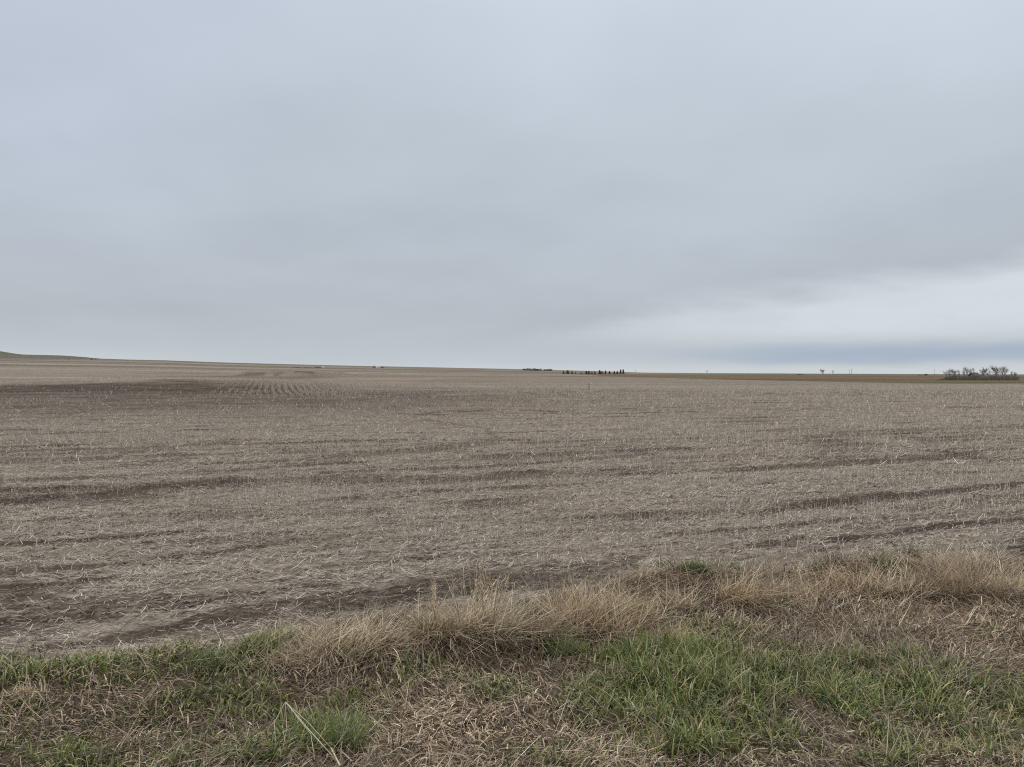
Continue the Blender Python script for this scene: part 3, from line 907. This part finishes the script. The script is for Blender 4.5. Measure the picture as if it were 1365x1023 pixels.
CON = [conifer_meshes(7.5, 6.5, False, 0), conifer_meshes(7.5, 4.8, False, 2), conifer_meshes(8.5, 2.6, True, 4)]
CG = 'dark conifers in the distant shelterbelt row'
for px, hp, kind, sw, lab in [
    (751, 3.9, 0, .8, 'squat dark conifer at the left end of the distant row'),
    (756.8, 4.9, 0, 1.15, 'broad full conifer, second from the left in the distant row'),
    (762.6, 4.3, 1, .8, 'narrow conifer, third from the left in the distant row'),
    (767.2, 2.8, 1, .8, 'stunted conifer just right of the narrow third one in the row'),
    (775, 2.3, 0, 1.0, 'lowest bushy conifer in the gap left of the row\'s middle'),
    (781.8, 4.4, 1, 1.0, 'left one of the close pair of conifers near the row\'s middle'),
    (784.9, 4.5, 1, .9, 'right one of the close pair of conifers near the row\'s middle'),
    (789.2, 3.6, 1, .9, 'faint conifer right of the close pair at the row\'s middle'),
    (792.8, 3.8, 1, .9, 'faint conifer left of the darkest tall one in the row'),
    (799.4, 5.4, 1, 1.0, 'darkest tall conifer, right of the row\'s middle'),
    (802.4, 4.2, 0, .75, 'shorter conifer touching the right side of the darkest tall one'),
    (807.2, 4.8, 1, .85, 'single pointed conifer standing clear, fifth from the right end'),
    (812.6, 4.4, 1, .9, 'greenish conifer left of the wide low pair near the right end'),
    (819, 4.2, 0, .8, 'left one of the wide low pair near the right end of the row'),
    (822.8, 4.3, 0, .8, 'right one of the wide low pair near the right end of the row'),
    (827.4, 6.0, 2, 1.0, 'slim columnar tree, second from the right end of the row'),
    (830.6, 6.2, 2, 1.0, 'slim columnar tree at the very right end of the row'),
]:
    x0, DR, z0 = hit(px, 498.9)
    t = empty('conifer_tree', (x0, DR, z0), px)
    s = hp * DR / F / (7.5 if kind < 2 else 8.5)
    t.scale = (s * sw * 1.75, s * sw * 1.75, s)
    tag(t, lab, 'tree', CG)
    put('trunk', CON[kind][0], t); put('crown', CON[kind][1], t)


def bare_tree(h, spread, seed, twigs=5, thick=1.0):
    rg = random.Random(seed)
    big, tw = [], []

    def grow(p, d, L, r, lev):
        pts = [p]; q = np.array(p, float); dd = np.array(d, float)
        for i in range(3):
            dd = dd + np.array([rg.gauss(0, .16), rg.gauss(0, .16), rg.gauss(.11, .1)]); dd /= np.linalg.norm(dd)
            q = q + dd * L / 3; pts.append(q.copy())
        (big if lev < 2 else tw).append((pts, r, r * .55))
        if lev >= 4:
            return
        for k in range(twigs if lev < 3 else 4):
            f = rg.uniform(.35, 1.0)
            j = min(int(f * 3), 2); base = pts[j] + (pts[j + 1] - pts[j]) * (f * 3 - j)
            a = rg.uniform(0, 6.283)
            nd = dd + np.array([math.cos(a), math.sin(a), rg.uniform(.0, .7)]) * spread * rg.uniform(.6, 1.2)
            nd /= np.linalg.norm(nd)
            grow(base, nd, L * rg.uniform(.5, .72), r * .5, lev + 1)
    for s in range(rg.choice((1, 2, 2, 3))):
        grow(np.array([rg.gauss(0, .12 * h * .3), rg.gauss(0, .1), -.1]), (rg.gauss(0, .15), rg.gauss(0, .15), 1), h * .42, .020 * h * thick, 0)
    return tubes('trunk', big, M_BARK), tubes('crown', tw, M_BARK)


BT = [bare_tree(5, .8, 3, 5, .8), bare_tree(5, .65, 8, 5, .8), bare_tree(5, .9, 14, 4, .9)]
BH = [max(max(v.co.z for v in m.vertices) for m in b) for b in BT]
BW = [max(max(abs(v.co.x) for v in m.vertices) for m in b) for b in BT]
print('bare', BH, BW)


def place_bare(px, dist, hpx, kind, sw, lab, group=None, rz=None):
    x0 = (px - CX) / F * dist; z0 = float(Z(x0, dist))
    t = empty('bare_tree', (x0, dist, z0), px if rz is None else rz)
    s = hpx / F * dist / BH[kind]
    s *= 1.14
    t.scale = (s * sw * 1.15, s * sw * 1.15, s)
    tag(t, lab, 'tree', group)
    put('trunk', BT[kind][0], t); put('crown', BT[kind][1], t)


BG = 'leafless trees in the shelterbelt on the right'
for px, d, hp, k, sw, lab in [
    (1267, 250, 13, 1, .8, 'leafless tree at the left end of the grey thicket on the right'),
    (1277, 262, 14.5, 0, 1.0, 'rounded leafless tree second from the left in the grey thicket'),
    (1284, 256, 12.5, 2, .9, 'low spreading leafless tree third from the left in the thicket'),
    (1290.5, 252, 16.5, 1, .7, 'tall narrow leafless tree left of the shed roof'),
    (1299.5, 275, 15, 1, .5, 'thin leafless tree sticking up behind the shed roof'),
    (1312, 255, 15.5, 0, 1.0, 'bushy leafless tree right of the shed roof'),
    (1320, 250, 16, 2, .9, 'leafless tree touching the bushy one right of the shed'),
    (1334, 252, 19, 0, 1.0, 'tallest leafless tree in the thicket, toward its right end'),
    (1341, 260, 17, 1, .9, 'leaning leafless tree just right of the tallest in the thicket'),
    (1350, 255, 11, 2, .9, 'short leafless tree near the right end of the thicket'),
    (1357, 262, 10, 1, .7, 'thin short leafless tree at the right end of the thicket'),
]:
    place_bare(px - 3.5, d, hp, k, sw, lab, BG)
place_bare(1097.3, 1300, 7.5, 0, 1.25, 'larger of two bare round trees alone on the right skyline')
place_bare(1111.3, 1300, 6.0, 2, 1.1, 'smaller of two bare round trees alone on the right skyline')
place_bare(942.3, 1250, 5.5, 1, .5, 'single narrow dark tree alone on the skyline right of the conifers')

# bushes
def bush(px, dist, wpx, hpx, cols, lab, n=220, name='shrub', cat='shrub', depth=.6):
    x0 = (px - CX) / F * dist; z0 = float(Z(x0, dist))
    w = wpx / F * dist * .5; h = hpx / F * dist
    a = R.random(n) * 6.283; q = np.sqrt(R.random(n))
    top = h * (1 - .7 * q ** 2) * (.65 + .35 * np.sin(a * 3 + px) * q + .25 * R.random(n))
    pts = np.stack([np.cos(a) * q * w, np.sin(a) * q * w * depth, top * R.random(n) ** .5], 1)
    V, Fq, C = leaf_cloud(pts, min(h, w) * .22, cols)
    t = empty(name, (x0, dist, z0)); tag(t, lab, cat)
    put('stem', tubes('stem', [([(0, 0, -.2), (.05, 0, h * .4), (.1, 0, h * .75)], .04 * h, .01 * h)], M_DARKBARK), t)
    put('foliage', mesh_np('foliage', V, Fq, M_FAR, C), t)


DK = [(.12, .115, .085), (.15, .14, .10), (.10, .095, .075)]
GYG_HAZE = [(.42, .42, .34), (.46, .45, .37), (.38, .38, .31)]  # grey-green foliage, paled so the colour carries distance haze
bush(1066, 1400, 9, 1.6, DK, 'low dark bush on the skyline left of the two bare round trees')
bush(1234, 1150, 5, 2.6, DK, 'dark round bush on the skyline left of the thin utility pole')
bush(1227, 1150, 6, 1.3, DK, 'flat low bush beside the dark round bush on the skyline')
bush(92, 2600, 6, 2.2, GYG_HAZE, 'left one of the small far bushes under the green hills')
bush(122, 2600, 4, 2.4, GYG_HAZE, 'middle one of the small far bushes under the green hills')
bush(127.5, 2700, 4, 2.2, GYG_HAZE, 'right one of the small far bushes under the green hills')
bush(499, 1900, 5, 3.2, GYG_HAZE, 'grey-green tree left of the far white farmhouse')
bush(510, 1900, 5, 3.0, GYG_HAZE, 'grey-green tree right of the far white farmhouse')
bush(424, 1500, 9, 1.6, [(.07, .10, .04), (.09, .12, .05)], 'low green bush left of the tiny white shed')
bush(396, 1350, 13, 1.5, DK, 'left half of the dark scrub line on the far field crest')
bush(410, 1350, 13, 1.4, DK, 'right half of the dark scrub line on the far field crest')

# far dark plantation, and undergrowth beneath the bare trees: uncountable masses
n = 1500
d_ = 2100.0
px_ = 697 + 39 * R.random(n); px_ = np.where((px_ > 717.5) & (px_ < 725), px_ - 7 * R.random(n), px_)
xx = (px_ - CX) / F * d_; yy_ = d_ + R.normal(0, 12, n)
hh = 6.0 * (.5 + .7 * vnoise(px_ * .45, 2, 140))
V, Fq, C = leaf_cloud(np.stack([xx, yy_, Z(xx, yy_) + hh * R.random(n)], 1), 1.0, [(.075, .072, .075), (.06, .058, .062), (.095, .088, .085)])
o = put('far_plantation', mesh_np('far_plantation', V, Fq, M_FAR, C))
tag(o, 'dark line of far-off woodland left of the conifer row', 'woodland', kind='stuff')

n = 9000
px_ = np.where(R.random(n) < .9, 1260 + 98 * R.random(n), 1243 + 30 * R.random(n)); d0 = 246 + 22 * R.random(n)
xx = (px_ - CX) / F * d0
hh = (.9 + 1.3 * fbm(px_ * .18, d0 * .05, 150, 3)) * sstep(1244, 1272, px_)
V, Fq, C = blades(np.stack([xx, d0, Z(xx, d0)], 1), R.random(n) * 6.283, np.abs(R.normal(.2, .2, n)), R.uniform(0, .7, n), hh * R.uniform(.5, 1.15, n), R.uniform(.03, .07, n), 3,
                  palette(n, [(.14, .118, .10), (.18, .155, .135), (.105, .088, .075), (.22, .195, .17)], .15, .03), .3)
o = put('undergrowth', mesh_np('undergrowth', V, Fq, M_FAR, C))
tag(o, 'grey brushy undergrowth beneath the leafless trees on the right', 'undergrowth', kind='stuff')


# ------------------------------------------------------------------ far buildings
def house(name, px, dist, wpx, hpx, wall, roof, lab, dep=8, rz=.2, lift=0):
    x0 = (px - CX) / F * dist; z0 = float(Z(x0, dist)) + lift
    w = wpx / F * dist * .5; h = hpx / F * dist
    t = empty(name, (x0, dist, z0), rz); tag(t, lab, 'building')
    he = h * .6; d = dep * .5
    v = [(-w, -d, -.5), (w, -d, -.5), (w, d, -.5), (-w, d, -.5), (-w, -d, he), (w, -d, he), (w, d, he), (-w, d, he), (-w, 0, h), (w, 0, h)]
    f4 = [(0, 1, 5, 4), (2, 3, 7, 6)]
    me = bpy.data.meshes.new('wall'); me.from_pydata(v, [], f4 + [(1, 2, 6, 9, 5), (3, 0, 4, 8, 7)]); me.materials.append(wall); put('wall', me, t)
    e = .35; k = (h - he) / d
    zr = he - e * k + .04
    rv = []
    for s in (-1, 1):
        rv += [(-w - e, s * (d + e), zr), (w + e, s * (d + e), zr), (w + e, 0, h + .04), (-w - e, 0, h + .04),
               (-w - e, s * (d + e), zr + .18), (w + e, s * (d + e), zr + .18), (w + e, 0, h + .22), (-w - e, 0, h + .22)]
    rf = []
    for o in (0, 8):
        rf += [tuple(i + o for i in q) for q in ((0, 1, 2, 3), (4, 7, 6, 5), (0, 4, 5, 1), (1, 5, 6, 2), (3, 2, 6, 7), (0, 3, 7, 4))]
    me = bpy.data.meshes.new('roof'); me.from_pydata(rv, [], rf); me.materials.append(roof); put('roof', me, t)
    put('door', boxes('door', [(-.2 * w, .05 * w, -d - .06, -d - .003, -.4, he * .75)], M_GREYWALL), t)
    return t


M_GREYROOF = mat_plain('grey_roof', (.42, .42, .43), .15, 2)
house('farmhouse', 503.5, 1850, 4.5, 2.6, M_WHITE, M_GREYROOF, 'tiny white farmhouse between two trees on the far slope')
house('shed', 431, 1480, 2.4, 1.8, M_WHITE, M_GREYROOF, 'tiny white shed right of the low green bush on the far slope')
house('shed', 1298.5, 285, 7.5, 8.6, M_SHED, M_ROOF, 'dark-roofed shed half hidden among the leafless trees on the right', dep=3.2, rz=.03)

# ------------------------------------------------------------------ sky and light
SUN_EL, SUN_AZ = math.radians(50), math.radians(-60)
w = bpy.data.worlds.new('World'); sc.world = w; w.use_nodes = True
t = w.node_tree; t.nodes.clear()


def N(typ, **kw):
    nd = t.nodes.new(typ)
    for k, v in kw.items(): setattr(nd, k, v)
    return nd


def MA(op, a, b=None, c=None, clamp=False):
    nd = N('ShaderNodeMath', operation=op, use_clamp=clamp)
    for i, q in enumerate((a, b, c)):
        if q is None: continue
        if isinstance(q, (int, float)): nd.inputs[i].default_value = q
        else: t.links.new(q, nd.inputs[i])
    return nd.outputs[0]


def SS(val, a, b, lo=0., hi=1.):
    nd = N('ShaderNodeMapRange', interpolation_type='SMOOTHSTEP')
    for i, q in enumerate((val, a, b, lo, hi)):
        if isinstance(q, (int, float)): nd.inputs[i].default_value = q
        else: t.links.new(q, nd.inputs[i])
    return nd.outputs[0]


def MX(f, a, b):
    nd = N('ShaderNodeMix', data_type='RGBA')
    for i, q in ((0, f), (6, a), (7, b)):
        if isinstance(q, (int, float)): nd.inputs[i].default_value = q
        elif isinstance(q, tuple): nd.inputs[i].default_value = (*q, 1)
        else: t.links.new(q, nd.inputs[i])
    return nd.outputs[2]


def srgb(r, g, b):
    f = lambda v: (v / 255 / 12.92) if v < 10.3 else ((v / 255 + .055) / 1.055) ** 2.4
    return (f(r), f(g), f(b))


tc = N('ShaderNodeTexCoord')
sp = N('ShaderNodeSeparateXYZ'); t.links.new(tc.outputs['Generated'], sp.inputs[0])
dx, dy, dz = sp.outputs
hor = MA('SQRT', MA('ADD', MA('MULTIPLY', dx, dx), MA('MULTIPLY', dy, dy)))
el = MA('DIVIDE', dz, MA('MAXIMUM', hor, .02))            # tangent of elevation
azm = MA('ARCTAN2', dx, dy)                               # 0 ahead, + to the right
# cloud plane coordinates
den = MA('ADD', MA('MAXIMUM', dz, 0.0), .20)
cb = N('ShaderNodeCombineXYZ')
t.links.new(MA('DIVIDE', dx, den), cb.inputs[0]); t.links.new(MA('DIVIDE', dy, den), cb.inputs[1])


def NZ(scale, detail, rough=.5, off=0.):
    nd = N('ShaderNodeTexNoise')
    mp = N('ShaderNodeMapping'); mp.inputs['Location'].default_value = (off, off * .7, 0)
    t.links.new(cb.outputs[0], mp.inputs[0]); t.links.new(mp.outputs[0], nd.inputs['Vector'])
    nd.inputs['Scale'].default_value = scale; nd.inputs['Detail'].default_value = detail; nd.inputs['Roughness'].default_value = rough
    return nd.outputs['Fac']


n1 = NZ(.9, 2, .45, 3.1); n2 = NZ(2.2, 3, .5, 7.7)
rp = N('ShaderNodeValToRGB'); rp.color_ramp.interpolation = 'B_SPLINE'
els = rp.color_ramp.elements
stops = [(0.0, srgb(204, 211, 214)), (.018, srgb(192, 200, 208)), (.05, srgb(184, 192, 199)), (.10, srgb(181, 189, 197)), (.18, srgb(184, 193, 202)),
         (.28, srgb(193, 203, 213)), (.42, srgb(200, 209, 221)), (.52, srgb(206, 215, 229)), (.72, tuple(v * 1.35 for v in srgb(214, 219, 228))), (1.0, (1.55, 1.58, 1.62))]
els[0].position, els[0].color = stops[0][0], (*stops[0][1], 1)
els[1].position, els[1].color = stops[-1][0], (*stops[-1][1], 1)
for p, c in stops[1:-1]:
    e = els.new(p); e.color = (*c, 1)
t.links.new(MA('MULTIPLY', el, 1.0, clamp=True), rp.inputs[0])
col = rp.outputs[0]
# left part of the deck is bluer and a little darker
col = MX(MA('MULTIPLY', MA('MULTIPLY', SS(azm, -.15, -.62), SS(el, .1, .3)), .4), col, srgb(184, 193, 213))
# broad soft mottling of the cloud base
mot = MA('ADD', MA('MULTIPLY', MA('SUBTRACT', n1, .5), .27), MA('MULTIPLY', MA('SUBTRACT', n2, .5), .17))
hsv = N('ShaderNodeHueSaturation'); t.links.new(col, hsv.inputs['Color'])
t.links.new(MA('ADD', 1.0, MA('MULTIPLY', mot, SS(el, .02, .12, .3, 1.))), hsv.inputs['Value'])
col = hsv.outputs[0]
# brighter break beneath the deck, to the right
wob = MA('ADD', MA('MULTIPLY', MA('SUBTRACT', n2, .5), .05), MA('MULTIPLY', MA('SUBTRACT', NZ(.9, 4, .6, 12.), .5), .045))
upper = MA('ADD', MA('ADD', .050, MA('MULTIPLY', azm, .130)), MA('MULTIPLY', wob, 1.1))
band = MA('MULTIPLY', SS(el, MA('SUBTRACT', upper, .020), MA('ADD', upper, .028), 1., 0.), SS(azm, -.15, .42))
band = MA('MULTIPLY', band, SS(el, .028, .060))
band = MA('MULTIPLY', band, SS(NZ(1.6, 4, .6, 21.), .30, .62, .75, 1.))
col = MX(MA('MULTIPLY', band, .92), col, srgb(215, 222, 228))
# second, fainter pale ledge to the left, low
lo_l = MA('MULTIPLY', SS(azm, -.35, -.60), SS(el, .035, .012))
col = MX(MA('MULTIPLY', lo_l, .7), col, srgb(206, 214, 218))
# blue-grey far band near the skyline on the right
wob2 = MA('MULTIPLY', wob, .35)
bb = MA('MULTIPLY', SS(el, MA('ADD', .008, wob2), MA('ADD', .026, wob2)), SS(el, MA('ADD', .046, wob2), MA('ADD', .026, wob2)))
bb = MA('MULTIPLY', bb, SS(azm, .12, .42))
col = MX(MA('MULTIPLY', bb, .75), col, srgb(160, 179, 203))
# pale strip on the skyline
col = MX(MA('MULTIPLY', SS(el, .018, .002), .6), col, srgb(208, 213, 214))
sky = N('ShaderNodeTexSky', sky_type='NISHITA'); sky.sun_disc = False
sky.sun_elevation = SUN_EL; sky.sun_rotation = SUN_AZ; sky.air_density = 1; sky.dust_density = 1
b1 = N('ShaderNodeBackground'); t.links.new(sky.outputs[0], b1.inputs[0]); b1.inputs[1].default_value = .08
b2 = N('ShaderNodeBackground'); t.links.new(col, b2.inputs[0]); b2.inputs[1].default_value = 1.0
cover = MA('SUBTRACT', 1.0, MA('ADD', .03, MA('MULTIPLY', bb, .10)))
ms = N('ShaderNodeMixShader'); t.links.new(cover, ms.inputs[0]); t.links.new(b1.outputs[0], ms.inputs[1]); t.links.new(b2.outputs[0], ms.inputs[2])
ow = N('ShaderNodeOutputWorld'); t.links.new(ms.outputs[0], ow.inputs[0])

sl = bpy.data.lights.new('sun', 'SUN'); sl.energy = 1.9; sl.angle = math.radians(11); sl.color = (1, .96, .9)
so = bpy.data.objects.new('sun', sl); COL.objects.link(so)
# direction towards the sun: azimuth measured from +Y, positive to the right
from mathutils import Vector
sd = Vector((math.sin(SUN_AZ) * math.cos(SUN_EL), math.cos(SUN_AZ) * math.cos(SUN_EL), math.sin(SUN_EL)))
so.rotation_euler = sd.to_track_quat('Z', 'Y').to_euler()

# ------------------------------------------------------------------ camera and render
cam = bpy.data.cameras.new('camera'); co = bpy.data.objects.new('camera', cam); COL.objects.link(co)
cam.sensor_width = 36; cam.lens = 36 * F / 1365
cam.clip_start = .05; cam.clip_end = 40000
co.location = (0, 0, EYE)
co.rotation_euler = (math.pi / 2 - math.atan((511.5 - CYE) / F), 0, 0)
sc.camera = co
sc.view_settings.view_transform = 'Standard'; sc.view_settings.look = 'None'
sc.view_settings.exposure = 0; sc.view_settings.gamma = 1
sc.cycles.use_denoising = False; sc.cycles.pixel_filter_type = 'BLACKMAN_HARRIS'; sc.cycles.filter_width = 1.1
sc.cycles.max_bounces = 5; sc.cycles.diffuse_bounces = 3; sc.cycles.transmission_bounces = 3
